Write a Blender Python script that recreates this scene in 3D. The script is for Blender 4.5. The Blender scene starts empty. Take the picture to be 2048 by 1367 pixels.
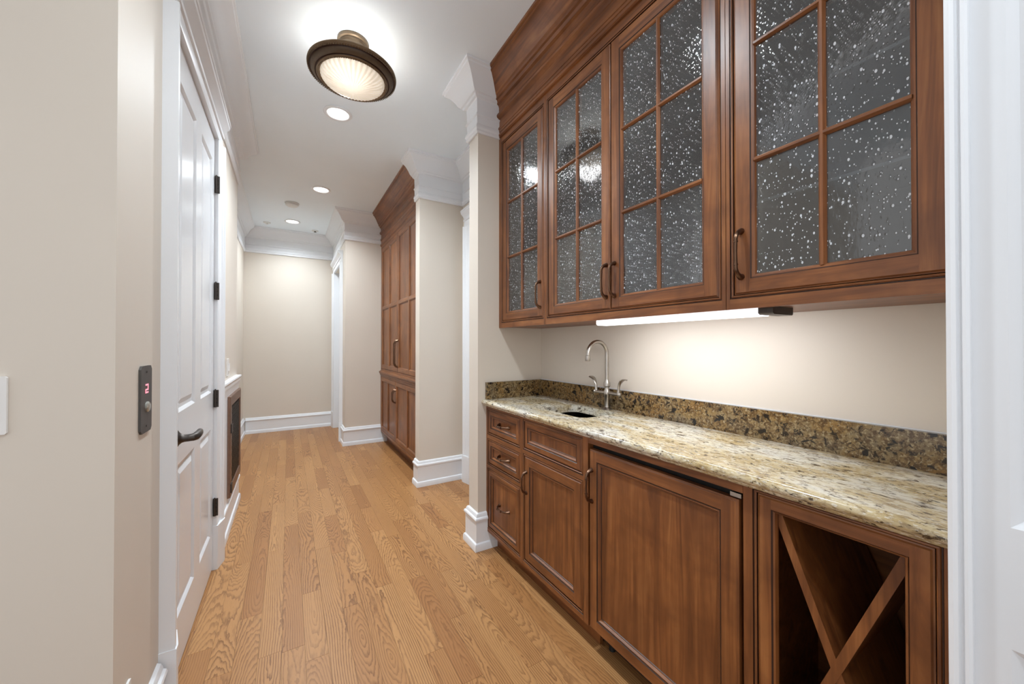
import bpy, bmesh, math, random
from mathutils import Vector, Matrix
random.seed(7)
S = bpy.context.scene
COL = S.collection

# ------------------------------------------------------------------ camera, world, exposure
H = 1.265
CE = 2.94                                   # ceiling height
f, yaw, pit = 749.35, 0.53786, 0.007318
cam = bpy.data.cameras.new('camera'); cam.sensor_width = 36; cam.lens = f * 36 / 2048
cam.clip_start = 0.02
co = bpy.data.objects.new('camera', cam); COL.objects.link(co)
s_, c_ = math.sin(yaw), math.cos(yaw)
fw = Vector((s_*math.cos(pit), c_*math.cos(pit), math.sin(pit))); rt = Vector((c_, -s_, 0)); up = rt.cross(fw)
co.matrix_world = Matrix(((rt.x, up.x, -fw.x, 0), (rt.y, up.y, -fw.y, 0), (rt.z, up.z, -fw.z, H), (0, 0, 0, 1)))
S.camera = co
w = bpy.data.worlds.new('world'); S.world = w; w.use_nodes = True
w.node_tree.nodes['Background'].inputs[0].default_value = (0.98, 0.985, 1, 1)
w.node_tree.nodes['Background'].inputs[1].default_value = 0.85
S.view_settings.view_transform = 'Standard'; S.view_settings.look = 'None'
S.view_settings.gamma = 1; S.view_settings.use_curve_mapping = False
S.view_settings.exposure = 0.29
S.cycles.max_bounces = 7; S.cycles.transparent_max_bounces = 6; S.cycles.use_light_tree = False
S.cycles.adaptive_threshold = .04; S.cycles.adaptive_min_samples = 16
LAMP = dict(down=84.0, flush=2.0, under=3.5)

# ------------------------------------------------------------------ materials
def srgb(r, g, b):
    return tuple((c/255/12.92 if c/255 <= .04045 else ((c/255+.055)/1.055)**2.4) for c in (r, g, b)) + (1,)
class NT:
    def __init__(s, name):
        s.m = bpy.data.materials.new(name); s.m.use_nodes = True
        s.t = s.m.node_tree; s.b = s.t.nodes['Principled BSDF']; s.out = s.t.nodes['Material Output']
    def n(s, typ, **kw):
        x = s.t.nodes.new(typ)
        for k, v in kw.items():
            if k.startswith('i_'):
                x.inputs[int(k[2:]) if k[2:].isdigit() else k[2:].replace('_', ' ')].default_value = v
            else: setattr(x, k, v)
        return x
    def l(s, a, b): s.t.links.new(a, b)
    def math(s, op, a, b=None, c=None, clamp=False):
        x = s.n('ShaderNodeMath', operation=op); x.use_clamp = clamp
        for i, v in enumerate((a, b, c)):
            if v is None: continue
            if isinstance(v, (int, float)): x.inputs[i].default_value = v
            else: s.l(v, x.inputs[i])
        return x.outputs[0]
    def ramp(s, fac, stops, interp='LINEAR'):
        x = s.n('ShaderNodeValToRGB'); e = x.color_ramp.elements; x.color_ramp.interpolation = interp
        while len(e) < len(stops): e.new(.5)
        for i, (p, c) in enumerate(stops): e[i].position = p; e[i].color = c
        s.l(fac, x.inputs[0]); return x.outputs[0]
    def mix(s, fac, a, b, mode='MIX'):
        x = s.n('ShaderNodeMix', data_type='RGBA', blend_type=mode)
        for sock, v in ((x.inputs[0], fac), (x.inputs[6], a), (x.inputs[7], b)):
            if isinstance(v, (int, float, tuple)): sock.default_value = v
            else: s.l(v, sock)
        return x.outputs[2]
    def map(s, src, scale=(1, 1, 1), loc=(0, 0, 0)):
        x = s.n('ShaderNodeMapping'); x.inputs['Scale'].default_value = scale; x.inputs['Location'].default_value = loc
        s.l(src, x.inputs['Vector']); return x.outputs[0]
    def noise(s, vec, scale, detail=3, rough=.5, dist=0):
        x = s.n('ShaderNodeTexNoise'); x.inputs['Scale'].default_value = scale; x.inputs['Detail'].default_value = detail
        x.inputs['Roughness'].default_value = rough; x.inputs['Distortion'].default_value = dist
        s.l(vec, x.inputs['Vector']); return x.outputs[0]
    def pos(s): return s.n('ShaderNodeNewGeometry').outputs['Position']
    def bump(s, h, strength, dist=.002):
        x = s.n('ShaderNodeBump'); x.inputs['Strength'].default_value = strength; x.inputs['Distance'].default_value = dist
        s.l(h, x.inputs['Height']); s.l(x.outputs[0], s.b.inputs['Normal']); return x.outputs[0]
def paint(name, col, rough=.5, bump=.0, coat=0):
    k = NT(name); k.b.inputs['Roughness'].default_value = rough; k.b.inputs['Coat Weight'].default_value = coat
    p = k.pos(); n = k.noise(p, 3, 1)
    c = srgb(*col); d = tuple(v*.96 for v in c[:3]) + (1,)
    k.l(k.mix(n, d, c), k.b.inputs['Base Color'])
    if bump: k.bump(k.noise(p, 220, 3), bump, .001)
    return k.m
def metal(name, col, rough=.35, metallic=1.0):
    k = NT(name); k.b.inputs['Metallic'].default_value = metallic; k.b.inputs['Roughness'].default_value = rough
    n = k.noise(k.pos(), 60, 3); c = srgb(*col); d = tuple(v*.75 for v in c[:3]) + (1,)
    k.l(k.mix(n, d, c), k.b.inputs['Base Color']); return k.m
def emit(name, col, strength):
    k = NT(name); k.b.inputs['Base Color'].default_value = srgb(*col); k.b.inputs['Emission Color'].default_value = srgb(*col)
    k.b.inputs['Emission Strength'].default_value = strength; return k.m
def wood(name, axis, base, dark, light):
    k = NT(name); p = k.pos()
    sc = {'z': (26, 26, 1.6), 'y': (26, 1.6, 26)}[axis]
    st = k.map(p, sc); n1 = k.noise(st, 1.0, 5, .6, 1.2)
    n2 = k.noise(k.map(p, tuple(v*5 for v in sc)), 1.0, 3, .6)
    blot = k.noise(p, 5.5, 3, .55, .6)
    c = k.ramp(n1, [(.30, srgb(*dark)), (.52, srgb(*base)), (.75, srgb(*light))])
    c = k.mix(k.ramp(n2, [(.40, (1, 1, 1, 1)), (.75, (0, 0, 0, 1))]), k.mix(.18, c, srgb(*dark)), c)
    c = k.mix(k.ramp(blot, [(.35, (.55, .55, .55, 1)), (.62, (0, 0, 0, 1))]), c, srgb(*dark))
    k.l(c, k.b.inputs['Base Color']); k.b.inputs['Roughness'].default_value = .38
    k.b.inputs['Coat Weight'].default_value = .06; k.b.inputs['Coat Roughness'].default_value = .25
    k.bump(n2, .08, .0008); return k.m
def oak():
    k = NT('oak_plank'); p = k.pos()
    oi = k.n('ShaderNodeObjectInfo'); rnd = oi.outputs['Random']
    tc = k.n('ShaderNodeTexCoord').outputs['Object']
    sx = k.n('ShaderNodeSeparateXYZ'); k.l(tc, sx.inputs[0]); px = k.n('ShaderNodeSeparateXYZ'); k.l(p, px.inputs[0])
    seed = k.math('MULTIPLY', rnd, 173.0)
    y = k.math('ADD', px.outputs[1], seed)
    def vec(fx, fy, z=True):
        v = k.n('ShaderNodeCombineXYZ'); k.l(k.math('MULTIPLY', y, fy), v.inputs[1])
        if fx: k.l(k.math('MULTIPLY', px.outputs[0], fx), v.inputs[0])
        if z: k.l(seed, v.inputs[2])
        return v.outputs[0]
    slow = k.noise(vec(0, .75), 1, 1, .4); med = k.noise(vec(16, 3.2), 1, 3, .6); fine = k.noise(vec(90, 26), 1, 2, .6)
    d = k.math('MULTIPLY', k.math('SUBTRACT', slow, .5), .62)
    d = k.math('ADD', d, k.math('MULTIPLY', k.math('SUBTRACT', med, .5), .045))
    d = k.math('ADD', d, k.math('MULTIPLY', k.math('SUBTRACT', fine, .5), .010))
    cx = k.math('MULTIPLY', k.math('SUBTRACT', k.math('FRACT', k.math('MULTIPLY', rnd, 7.31)), .5), .11)
    x = k.math('MULTIPLY', k.math('SUBTRACT', k.math('MULTIPLY', sx.outputs[0], .083), cx), 1.25)
    r = k.math('SQRT', k.math('ADD', k.math('MULTIPLY', x, x), k.math('MULTIPLY', d, d)))
    ring = k.math('FRACT', k.math('MULTIPLY_ADD', r, 92.0, k.math('MULTIPLY', med, .9)))
    line = k.ramp(ring, [(0, (0, 0, 0, 1)), (.42, (.04, .04, .04, 1)), (.80, (.85, .85, .85, 1)), (.90, (1, 1, 1, 1)), (1, (0, 0, 0, 1))])
    pore = k.noise(k.map(p, (520, 16, 1)), 1, 3, .6)
    patch = k.noise(vec(9, 1.2), 1, 2, .5)
    amt = k.ramp(patch, [(.30, (.45, .45, .45, 1)), (.58, (1, 1, 1, 1))])
    lm = k.math('MULTIPLY', k.math('MULTIPLY', line, k.ramp(pore, [(.30, (.5, .5, .5, 1)), (.60, (1, 1, 1, 1))])), amt)
    tone = k.ramp(k.math('FRACT', k.math('MULTIPLY', rnd, 13.7)), [(0, srgb(160, 111, 67)), (.35, srgb(176, 128, 80)), (.7, srgb(187, 140, 90)), (1, srgb(168, 119, 72))])
    big = k.noise(k.map(p, (6, 1.5, 1)), 1, 2)
    tone = k.mix(k.math('MULTIPLY', big, .25), tone, srgb(170, 120, 76))
    c = k.mix(k.math('MULTIPLY', lm, .92), tone, srgb(104, 64, 36))
    c = k.mix(k.math('MULTIPLY', k.ramp(pore, [(.52, (0, 0, 0, 1)), (.70, (1, 1, 1, 1))]), .30), c, srgb(130, 88, 50))
    k.l(c, k.b.inputs['Base Color']); k.b.inputs['Roughness'].default_value = .38
    k.b.inputs['Specular IOR Level'].default_value = .32
    k.bump(lm, .06, .0006); return k.m
def granite(name, stretch, kind):
    k = NT(name); p = k.pos(); q = k.map(p, stretch)
    W = lambda a, b: [(a, (0, 0, 0, 1)), (b, (1, 1, 1, 1))]
    n1 = k.noise(q, 6, 4, .6, .6); n2 = k.noise(q, 55, 5, .7, .6); n3 = k.noise(q, 120, 3, .65); n4 = k.noise(q, 52, 4, .72, .8); n5 = k.noise(q, 26, 2, .5, .5)
    if kind == 'top':
        c = k.ramp(n1, [(.34, srgb(180, 157, 112)), (.46, srgb(198, 181, 145)), (.58, srgb(215, 208, 190)), (.72, srgb(198, 194, 187))])
        c = k.mix(k.math('MULTIPLY', k.ramp(n2, W(.49, .62)), .65), c, srgb(122, 98, 68))
        c = k.mix(k.math('MULTIPLY', k.ramp(n3, W(.53, .64)), .65), c, srgb(224, 219, 206))
        c = k.mix(k.math('MULTIPLY', k.ramp(n4, W(.555, .62)), .92), c, srgb(58, 42, 30))
    else:
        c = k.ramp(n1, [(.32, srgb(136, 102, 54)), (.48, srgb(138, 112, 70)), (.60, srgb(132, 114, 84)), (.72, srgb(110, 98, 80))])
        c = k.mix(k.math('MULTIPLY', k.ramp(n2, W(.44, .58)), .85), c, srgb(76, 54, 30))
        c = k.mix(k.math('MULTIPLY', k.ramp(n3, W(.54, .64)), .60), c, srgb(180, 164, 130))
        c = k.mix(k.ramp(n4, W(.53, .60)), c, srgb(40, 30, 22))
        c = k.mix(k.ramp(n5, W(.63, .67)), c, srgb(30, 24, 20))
    k.l(c, k.b.inputs['Base Color']); k.b.inputs['Roughness'].default_value = .13; return k.m
def seeded_glass():
    k = NT('seeded_glass'); p = k.pos()
    q = k.map(p, (1, 1, .62))
    def seeds(scale, keep, rmin, rvar):
        v = k.n('ShaderNodeTexVoronoi', feature='F1'); v.inputs['Scale'].default_value = scale; k.l(q, v.inputs['Vector'])
        rnd = k.n('ShaderNodeSeparateColor'); k.l(v.outputs['Color'], rnd.inputs[0])
        sel = k.math('GREATER_THAN', rnd.outputs[0], keep)
        size = k.math('MULTIPLY_ADD', rnd.outputs[1], rvar, rmin)
        return k.math('MULTIPLY', k.math('LESS_THAN', v.outputs['Distance'], size), sel), k.math('MULTIPLY', k.math('SUBTRACT', 1.0, k.math('DIVIDE', v.outputs['Distance'], .38), clamp=True), sel)
    d1, h1 = seeds(80, .50, .09, .13); d2, h2 = seeds(150, .60, .10, .12)
    dot = k.math('MAXIMUM', d1, d2); dome = k.math('MAXIMUM', h1, h2)  # pale dots paint the light caught by the whitish seed bubbles
    wav = k.noise(q, 30, 3, .55); wav2 = k.noise(q, 140, 2, .5)
    h = k.math('ADD', k.math('MULTIPLY', wav, .40), k.math('MULTIPLY_ADD', dome, .45, k.math('MULTIPLY', wav2, .12)))
    bp = k.n('ShaderNodeBump'); bp.inputs['Strength'].default_value = .13; bp.inputs['Distance'].default_value = .004; k.l(h, bp.inputs['Height'])
    gl = k.n('ShaderNodeBsdfGlossy'); gl.inputs['Roughness'].default_value = .07; gl.inputs['Color'].default_value = (1, .985, .96, 1); k.l(bp.outputs[0], gl.inputs['Normal'])
    tr = k.n('ShaderNodeBsdfTransparent'); tr.inputs['Color'].default_value = (.66, .68, .70, 1)
    fr = k.n('ShaderNodeFresnel'); fr.inputs['IOR'].default_value = 1.8; k.l(bp.outputs[0], fr.inputs['Normal'])
    m1 = k.n('ShaderNodeMixShader'); k.l(fr.outputs[0], m1.inputs[0]); k.l(tr.outputs[0], m1.inputs[1]); k.l(gl.outputs[0], m1.inputs[2])
    df = k.n('ShaderNodeBsdfDiffuse'); df.inputs['Color'].default_value = (.62, .61, .60, 1)
    m0 = k.n('ShaderNodeMixShader'); m0.inputs[0].default_value = .045; k.l(m1.outputs[0], m0.inputs[1]); k.l(df.outputs[0], m0.inputs[2])
    d2_ = k.n('ShaderNodeBsdfDiffuse'); d2_.inputs['Color'].default_value = (.80, .83, .87, 1)
    m2 = k.n('ShaderNodeMixShader'); k.l(k.math('MULTIPLY', dot, .72), m2.inputs[0]); k.l(m0.outputs[0], m2.inputs[1]); k.l(d2_.outputs[0], m2.inputs[2])
    k.l(m2.outputs[0], k.out.inputs[0]); return k.m
def lit_bowl():
    k = NT('lit_ribbed_glass'); tc = k.n('ShaderNodeTexCoord').outputs['Object']; sx = k.n('ShaderNodeSeparateXYZ'); k.l(tc, sx.inputs[0])
    ang = k.math('ARCTAN2', sx.outputs[1], sx.outputs[0])
    rib = k.math('MULTIPLY_ADD', k.math('SINE', k.math('MULTIPLY', ang, 36.0)), .5, .5)
    d = k.n('ShaderNodeVectorMath', operation='DISTANCE'); k.l(tc, d.inputs[0]); d.inputs[1].default_value = (-.03, -.065, .03)
    glow = k.ramp(k.math('MULTIPLY', d.outputs['Value'], 5.0), [(.18, (1, 1, 1, 1)), (.62, (.42, .42, .42, 1)), (1, (.30, .30, .30, 1))])
    st = k.math('MULTIPLY', k.math('MULTIPLY_ADD', rib, .45, .70), glow)
    k.b.inputs['Base Color'].default_value = srgb(235, 225, 208); k.b.inputs['Emission Color'].default_value = srgb(255, 241, 220)
    k.l(k.math('MULTIPLY', st, 1.0), k.b.inputs['Emission Strength']); k.b.inputs['Roughness'].default_value = .3; return k.m

WB, WD, WL = (137, 83, 43), (90, 50, 25), (166, 109, 62)
M = dict(
    beige=paint('beige_paint', (219, 209, 196), .55), grey=paint('beige_paint_eggshell', (205, 199, 191), .55),
    white=paint('white_trim', (235, 237, 240), .32), ceil=paint('ceiling_paint', (241, 249, 255), .7),
    gloss=paint('white_door_enamel', (226, 228, 231), .22),
    wv=wood('stained_wood_vertical', 'z', WB, WD, WL), wh=wood('stained_wood_horizontal', 'y', WB, WD, WL),
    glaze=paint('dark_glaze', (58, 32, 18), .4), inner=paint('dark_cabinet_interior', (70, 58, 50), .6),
    oak=oak(), sub=paint('subfloor', (70, 44, 26), .8),
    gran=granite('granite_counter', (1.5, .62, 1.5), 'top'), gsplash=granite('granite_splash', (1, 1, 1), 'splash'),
    glass=seeded_glass(), edge=paint('shelf_edge_painted_lit', (215, 222, 222), .2),
    bronze=metal('bronze', (118, 90, 72), .30), black=metal('oil_rubbed_bronze', (86, 80, 76), .42),
    nickel=metal('brushed_nickel', (200, 194, 186), .28), grille=metal('antique_bronze', (150, 122, 106), .45),
    lamp=metal('aged_bronze', (98, 80, 62), .5, .5), lampband=metal('aged_bronze_bands', (124, 100, 74), .5, .6), brass=metal('antique_brass', (132, 114, 94), .4, .7),
    sink=metal('hammered_dark_metal', (58, 50, 46), .22), darkgap=paint('black_void', (14, 12, 11), .6),
    plate=paint('white_plastic', (235, 233, 230), .35), plastic=paint('detector_plastic', (225, 225, 222), .5),
    steelplate=metal('dark_steel_plate', (96, 94, 92), .5, .5), button=metal('clear_button', (205, 205, 195), .25, .6),
    bowl=lit_bowl(), lens=emit('lit_lens', (255, 252, 246), 5.0),
    tube=emit('lit_diffuser', (252, 251, 255), 2.0), red=emit('red_digits', (235, 150, 165), .8),
)

# ------------------------------------------------------------------ mesh builder
class B:
    def __init__(s): s.v = []; s.f = []; s.m = []
    def face(s, idx, m=0): s.f.append(tuple(idx)); s.m.append(m)
    def add(s, pts): n = len(s.v); s.v += [tuple(p) for p in pts]; return n
    def box(s, x0, x1, y0, y1, z0, z1, m=0):
        n = s.add([(x, y, z) for z in (z0, z1) for y in (y0, y1) for x in (x0, x1)])
        for q in ((0, 2, 3, 1), (4, 5, 7, 6), (0, 1, 5, 4), (2, 6, 7, 3), (0, 4, 6, 2), (1, 3, 7, 5)): s.face([n+i for i in q], m)
        return s
    def tube(s, pts, rad, seg=10, m=0, cap=True):
        pts = [Vector(p) for p in pts]; rad = rad if isinstance(rad, (list, tuple)) else [rad]*len(pts)
        nrm = None; rings = []
        for i, p in enumerate(pts):
            t = (pts[min(i+1, len(pts)-1)] - pts[max(i-1, 0)]).normalized()
            if nrm is None: nrm = t.orthogonal().normalized()
            else: nrm = (nrm - t*nrm.dot(t)).normalized()
            bn = t.cross(nrm)
            rings.append(s.add([p + (nrm*math.cos(a) + bn*math.sin(a))*rad[i] for a in [2*math.pi*j/seg for j in range(seg)]]))
        for a, b in zip(rings, rings[1:]):
            for j in range(seg): s.face((a+j, a+(j+1) % seg, b+(j+1) % seg, b+j), m)
        if cap: s.face([rings[0]+j for j in reversed(range(seg))], m); s.face([rings[-1]+j for j in range(seg)], m)
        return s
    def lathe(s, prof, c, axis='z', seg=48, m=0, wob=None, cap=True):
        rings = []
        for i, (r, h) in enumerate(prof):
            ring = []
            for j in range(seg):
                a = 2*math.pi*j/seg; rr = r*(1 + (wob[i]*(1 if j % 2 else -1) if wob else 0))
                x, y = rr*math.cos(a), rr*math.sin(a)
                ring.append({'z': (c[0]+x, c[1]+y, c[2]+h), 'x': (c[0]+h, c[1]+x, c[2]+y), 'y': (c[0]+x, c[1]+h, c[2]+y)}[axis])
            rings.append(s.add(ring))
        for k_, (a, b) in enumerate(zip(rings, rings[1:])):
            mm = m[k_] if isinstance(m, (list, tuple)) else m
            for j in range(seg): s.face((a+j, a+(j+1) % seg, b+(j+1) % seg, b+j), mm)
        for rr, q in ((rings[0], prof[0]), (rings[-1], prof[-1])):
            if cap and q[0] > 1e-6: s.face([rr+j for j in range(seg)], m if isinstance(m, int) else 0)
        return s
    def sweep(s, path, prof, m=0, closed_prof=True):
        # path: list of (x,y); profile (p,z): p measured to the RIGHT of travel, mitred
        P = [Vector(p) for p in path]; rings = []
        for i, p in enumerate(P):
            d0 = (P[i]-P[i-1]).normalized() if i else (P[1]-P[0]).normalized()
            d1 = (P[i+1]-P[i]).normalized() if i < len(P)-1 else d0
            n0, n1 = Vector((d0.y, -d0.x)), Vector((d1.y, -d1.x))
            mt = (n0+n1); mt = mt/(mt.dot(n0)) if mt.length > 1e-6 else n0
            rings.append(s.add([(p.x+mt.x*q[0], p.y+mt.y*q[0], q[1]) for q in prof]))
        k = len(prof)
        for a, b in zip(rings, rings[1:]):
            for j in range(k if closed_prof else k-1): s.face((a+j, a+(j+1) % k, b+(j+1) % k, b+j), m)
        if closed_prof:
            s.face([rings[0]+j for j in range(k)], m); s.face([rings[-1]+j for j in reversed(range(k))], m)
        return s
    def prism(s, poly, axis, a0, a1, m=0):
        mk = {'z': lambda p, h: (p[0], p[1], h), 'x': lambda p, h: (h, p[0], p[1]), 'y': lambda p, h: (p[0], h, p[1])}[axis]
        a = s.add([mk(p, a0) for p in poly]); b = s.add([mk(p, a1) for p in poly]); k = len(poly)
        for j in range(k): s.face((a+j, a+(j+1) % k, b+(j+1) % k, b+j), m)
        s.face([a+j for j in reversed(range(k))], m); s.face([b+j for j in range(k)], m); return s
    def framed(s, mp, u0, u1, v0, v1, holes, rings, t, fill=True, edge=((0, 0),), fm=0, ringm=None, fillm=0):
        """a slab whose front (w=0) has holes; rings = [(inset,w)..]; mp(u,v,w)->xyz; edge = outer edge profile [(inset,w)..]"""
        ex = max(0, -min(r_[0] for r_ in rings)); grow = [(h[0]-ex, h[1]+ex, h[2]-ex, h[3]+ex) for h in holes]; keep, holes = holes, grow
        us = sorted({u0, u1} | {h[0] for h in holes} | {h[1] for h in holes}); vs = sorted({v0, v1} | {h[2] for h in holes} | {h[3] for h in holes})
        ei = edge[-1][0] if edge else 0
        us[0] += ei; us[-1] -= ei; vs[0] += ei; vs[-1] -= ei
        inh = lambda u, v: any(h[0] < u < h[1] and h[2] < v < h[3] for h in holes)
        for a, b in zip(us, us[1:]):
            for c, d in zip(vs, vs[1:]):
                u, v = (a+b)/2, (c+d)/2
                if inh(u, v): continue
                hor = any(h[0] < u < h[1] for h in holes)
                n = s.add([mp(a, c, edge[-1][1]), mp(b, c, edge[-1][1]), mp(b, d, edge[-1][1]), mp(a, d, edge[-1][1])]); s.face((n, n+1, n+2, n+3), 1 if hor else 0)
        R = lambda i, wd: s.add([mp(u0+i, v0+i, wd), mp(u1-i, v0+i, wd), mp(u1-i, v1-i, wd), mp(u0+i, v1-i, wd)])
        loops = [R(i, wd) for i, wd in reversed(edge)] + [R(0, -t)]
        for a, b in zip(loops, loops[1:]):
            for j in range(4): s.face((a+j, a+(j+1) % 4, b+(j+1) % 4, b+j), 1 if j in (0, 2) else 0)
        if fill or not holes: s.face([loops[-1]+j for j in (3, 2, 1, 0)])
        for h in keep:
            prev = None
            rr = list(rings) + ([] if fill else [(rings[-1][0], -t)])
            for ri, (i, wd) in enumerate(rr):
                n = s.add([mp(h[0]+i, h[2]+i, wd), mp(h[1]-i, h[2]+i, wd), mp(h[1]-i, h[3]-i, wd), mp(h[0]+i, h[3]-i, wd)])
                if prev is not None:
                    mm = ringm[ri] if ringm and ri < len(ringm) else None
                    for j in range(4): s.face((prev+j, prev+(j+1) % 4, n+(j+1) % 4, n+j), mm if mm is not None else (1 if j in (0, 2) else 0))
                prev = n
            if fill: s.face((prev, prev+1, prev+2, prev+3), fillm)
        if not fill:   # back frame ring
            for a, b in zip(us, us[1:]):
                for c, d in zip(vs, vs[1:]):
                    if inh((a+b)/2, (c+d)/2): continue
                    n = s.add([mp(a, c, -t), mp(b, c, -t), mp(b, d, -t), mp(a, d, -t)]); s.face((n+3, n+2, n+1, n))
        return s
    def build(s, name, mats, parent=None, smooth=True, ang=35, **tags):
        me = bpy.data.meshes.new(name)
        vs = [Vector(v) for v in s.v]
        lo = Vector([min(v[i] for v in vs) for i in range(3)]); hi = Vector([max(v[i] for v in vs) for i in range(3)])
        o0 = Vector(((lo.x+hi.x)/2, (lo.y+hi.y)/2, lo.z))
        me.from_pydata([v-o0 for v in vs], [], s.f)
        for mt in (mats if isinstance(mats, (list, tuple)) else [mats]): me.materials.append(M[mt] if isinstance(mt, str) else mt)
        nm = len(me.materials)
        me.polygons.foreach_set('material_index', [min(i, nm-1) for i in s.m])
        bm = bmesh.new(); bm.from_mesh(me); bmesh.ops.recalc_face_normals(bm, faces=bm.faces); bm.to_mesh(me); bm.free()
        if smooth:
            me.polygons.foreach_set('use_smooth', [True]*len(me.polygons)); me.set_sharp_from_angle(angle=math.radians(ang))
        o = bpy.data.objects.new(name, me); COL.objects.link(o)
        pw = Vector((0, 0, 0)); q = parent
        while q is not None: pw += q.location; q = q.parent
        o.location = o0 - pw; o.parent = parent
        return tag(o, **tags)
def tag(o, label=None, cat=None, group=None, kind=None):
    if label: o['label'] = label
    if cat: o['category'] = cat
    if group: o['group'] = group
    if kind: o['kind'] = kind
    return o
def empty(name, loc, label, cat, group=None, kind=None):
    o = bpy.data.objects.new(name, None); COL.objects.link(o); o.location = loc; o.empty_display_size = .1
    return tag(o, label, cat, group, kind)
def bx(*a): return B().box(*a)
def struct(name, b, mats, label, cat, parent=None, **kw): return b.build(name, mats, parent, label=label, cat=cat, kind='structure', **kw)

# maps: face of a right-hand cabinet (looks towards -X), of the left wall (looks towards +X)
def mR(X0): return lambda u, v, wd: (X0-wd, u, v)
def mL(X0): return lambda u, v, wd: (X0+wd, u, v)

# ------------------------------------------------------------------ setting: floor, ceiling, walls
XL, XLF, YF, XFR = -.365, -.55, 6.50, .612            # left wall, far-left wall, far wall, far-right wall
YP2, XCO, YC0, YC1 = 5.115, 1.008, 3.31, 3.43          # pier front, column face, column near/far
XPS, YP0, YP1, XPI = 1.43, 2.108, 2.238, 1.011         # passage back, partition near/far, partition end
YN = 1.290
XBK, YE = 1.492, .155                                  # wall behind counter, near end of the alcove
XF, XBf, XT = 1.160, 1.069, 1.045                      # upper face, base face, tall cabinet face

fl = struct('floor', bx(-2.0, 2.0, -1.6, 6.7, -.10, -.021), 'sub', 'honey oak plank floor running down the hallway', 'floor')
PW = .083
unit = bpy.data.meshes.new('plank'); uv = [(x, y, z) for z in (-.5, .5) for y in (-.5, .5) for x in (-.5, .5)]
unit.from_pydata(uv, [], [(0, 2, 3, 1), (4, 5, 7, 6), (0, 1, 5, 4), (2, 6, 7, 3), (0, 4, 6, 2), (1, 3, 7, 5)]); unit.materials.append(M['oak'])
rows = int((1.49+.60)/PW)+1
for i in range(rows):
    x = -.60 + PW*(i+.5); y = -.15 - random.random()*.7
    while y < YF:
        L = random.uniform(.42, 1.25); y1 = min(y+L, YF+.02)
        if YF - y1 < .25: y1 = YF+.02
        o = bpy.data.objects.new('plank', unit); COL.objects.link(o); o.parent = fl
        o.scale = (PW-.0007, y1-y-.0009, .02); o.location = Vector((x, (y+y1)/2, -.0102)) - fl.location
        y = y1
struct('ceiling', bx(-2.0, 2.0, -1.6, 6.7, CE, CE+.1), 'ceil', 'flat white hallway ceiling', 'ceiling')
YD0, YD1, ZD = 1.785, 2.672, 2.425                     # left door opening
wl = struct('wall_left', B().box(XL-.12, XL, YN, YD0-.012, 0, CE).box(XL-.12, XL, YD1+.012, 3.79, 0, CE).box(XL-.12, XL, YD0-.012, YD1+.012, ZD+.01, CE),
            'beige', 'beige wall around the white panelled door on the left', 'wall')
struct('wall_near', bx(-2.0, XL-.12, YN, YN+.12, 0, CE), 'beige', 'greige wall facing the viewer at the far left with a light switch', 'wall')
struct('wall_far_left', bx(XLF-.1, XLF, 3.79-.12, YF, 0, CE), 'beige', 'narrow beige wall strip at the far left end of the hallway', 'wall')
struct('wall_far', bx(XLF-.1, 2.0, YF, YF+.1, 0, CE), 'beige', 'beige wall closing the far end of the hallway', 'wall')
struct('wall_far_right', B().box(XFR, XFR+.12, YP2+.12, 5.47, 0, CE).box(XFR, XFR+.12, 6.30, YF, 0, CE).box(XFR, XFR+.12, 5.47, 6.30, 2.36, CE), 'beige', 'beige wall with white cased doorway by the far end', 'wall')
struct('wall_pier', bx(XFR, 1.50, YP2, YP2+.12, 0, CE), 'beige', 'beige pier to the left of the tall brown cabinet', 'wall')
struct('wall_column', bx(XCO, XPS+.1, YC0, YC1, 0, CE), 'beige', 'beige wall end to the right of the tall brown cabinet', 'wall')
struct('wall_passage', B().box(XPS, XPS+.10, 3.12, YC0-.0005, 0, CE).box(XPS, XPS+.10, YP1+.0005, 2.38, 0, CE).box(XPS, XPS+.10, 2.38, 3.12, 2.36, CE), 'beige', 'beige wall at the back of the side passage', 'wall')
struct('wall_partition', bx(XPI, XPS+.1, YP0, YP1, 0, CE), 'beige', 'narrow beige partition end beside the counter', 'wall')
struct('wall_right', bx(XBK, XBK+.1, -1.6, YP0-.0005, 0, CE), 'beige', 'beige wall behind the granite counter', 'wall')
struct('wall_alcove_end', bx(1.03, XBK-.0005, -.70, YE-.004, 0, CE), 'beige', 'wall end hidden behind the open white door at the right', 'wall')
struct('wall_cabinet_back', bx(1.50, 1.60, YC1+.0005, YP2-.0005, 0, CE), 'beige', 'wall behind the tall brown cabinet', 'wall')

# crown mouldings
CP = [(0, CE), (.136, CE), (.136, 2.926), (.128, 2.922), (.126, 2.912), (.116, 2.906), (.098, 2.892), (.082, 2.872), (.068, 2.850), (.058, 2.830), (.050, 2.822),
      (.046, 2.815), (.036, 2.811), (.030, 2.800), (.018, 2.795), (.014, 2.790), (.012, 2.705), (.020, 2.701), (.020, 2.693), (.013, 2.688), (.011, 2.640), (.018, 2.632), (.022, 2.615), (.016, 2.603), (.018, 2.592), (.010, 2.583), (0, 2.583)]
struct('trim_1', B().sweep([(-2.0, YN), (XL, YN), (XL, 3.79), (XLF, 3.79), (XLF, YF), (XFR, YF), (XFR, YP2), (1.047, YP2)], CP), 'white', 'white stepped crown moulding along the left and far walls', 'moulding', ang=22)
struct('trim_2', B().sweep([(XCO, YC1), (XCO, YC0), (XPS, YC0), (XPS, YP1), (XPI, YP1), (XPI, YP0), (XF+.03, YP0)], CP), 'white', 'white crown moulding around the passage and partition by the glass cabinets', 'moulding', ang=22)
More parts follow.
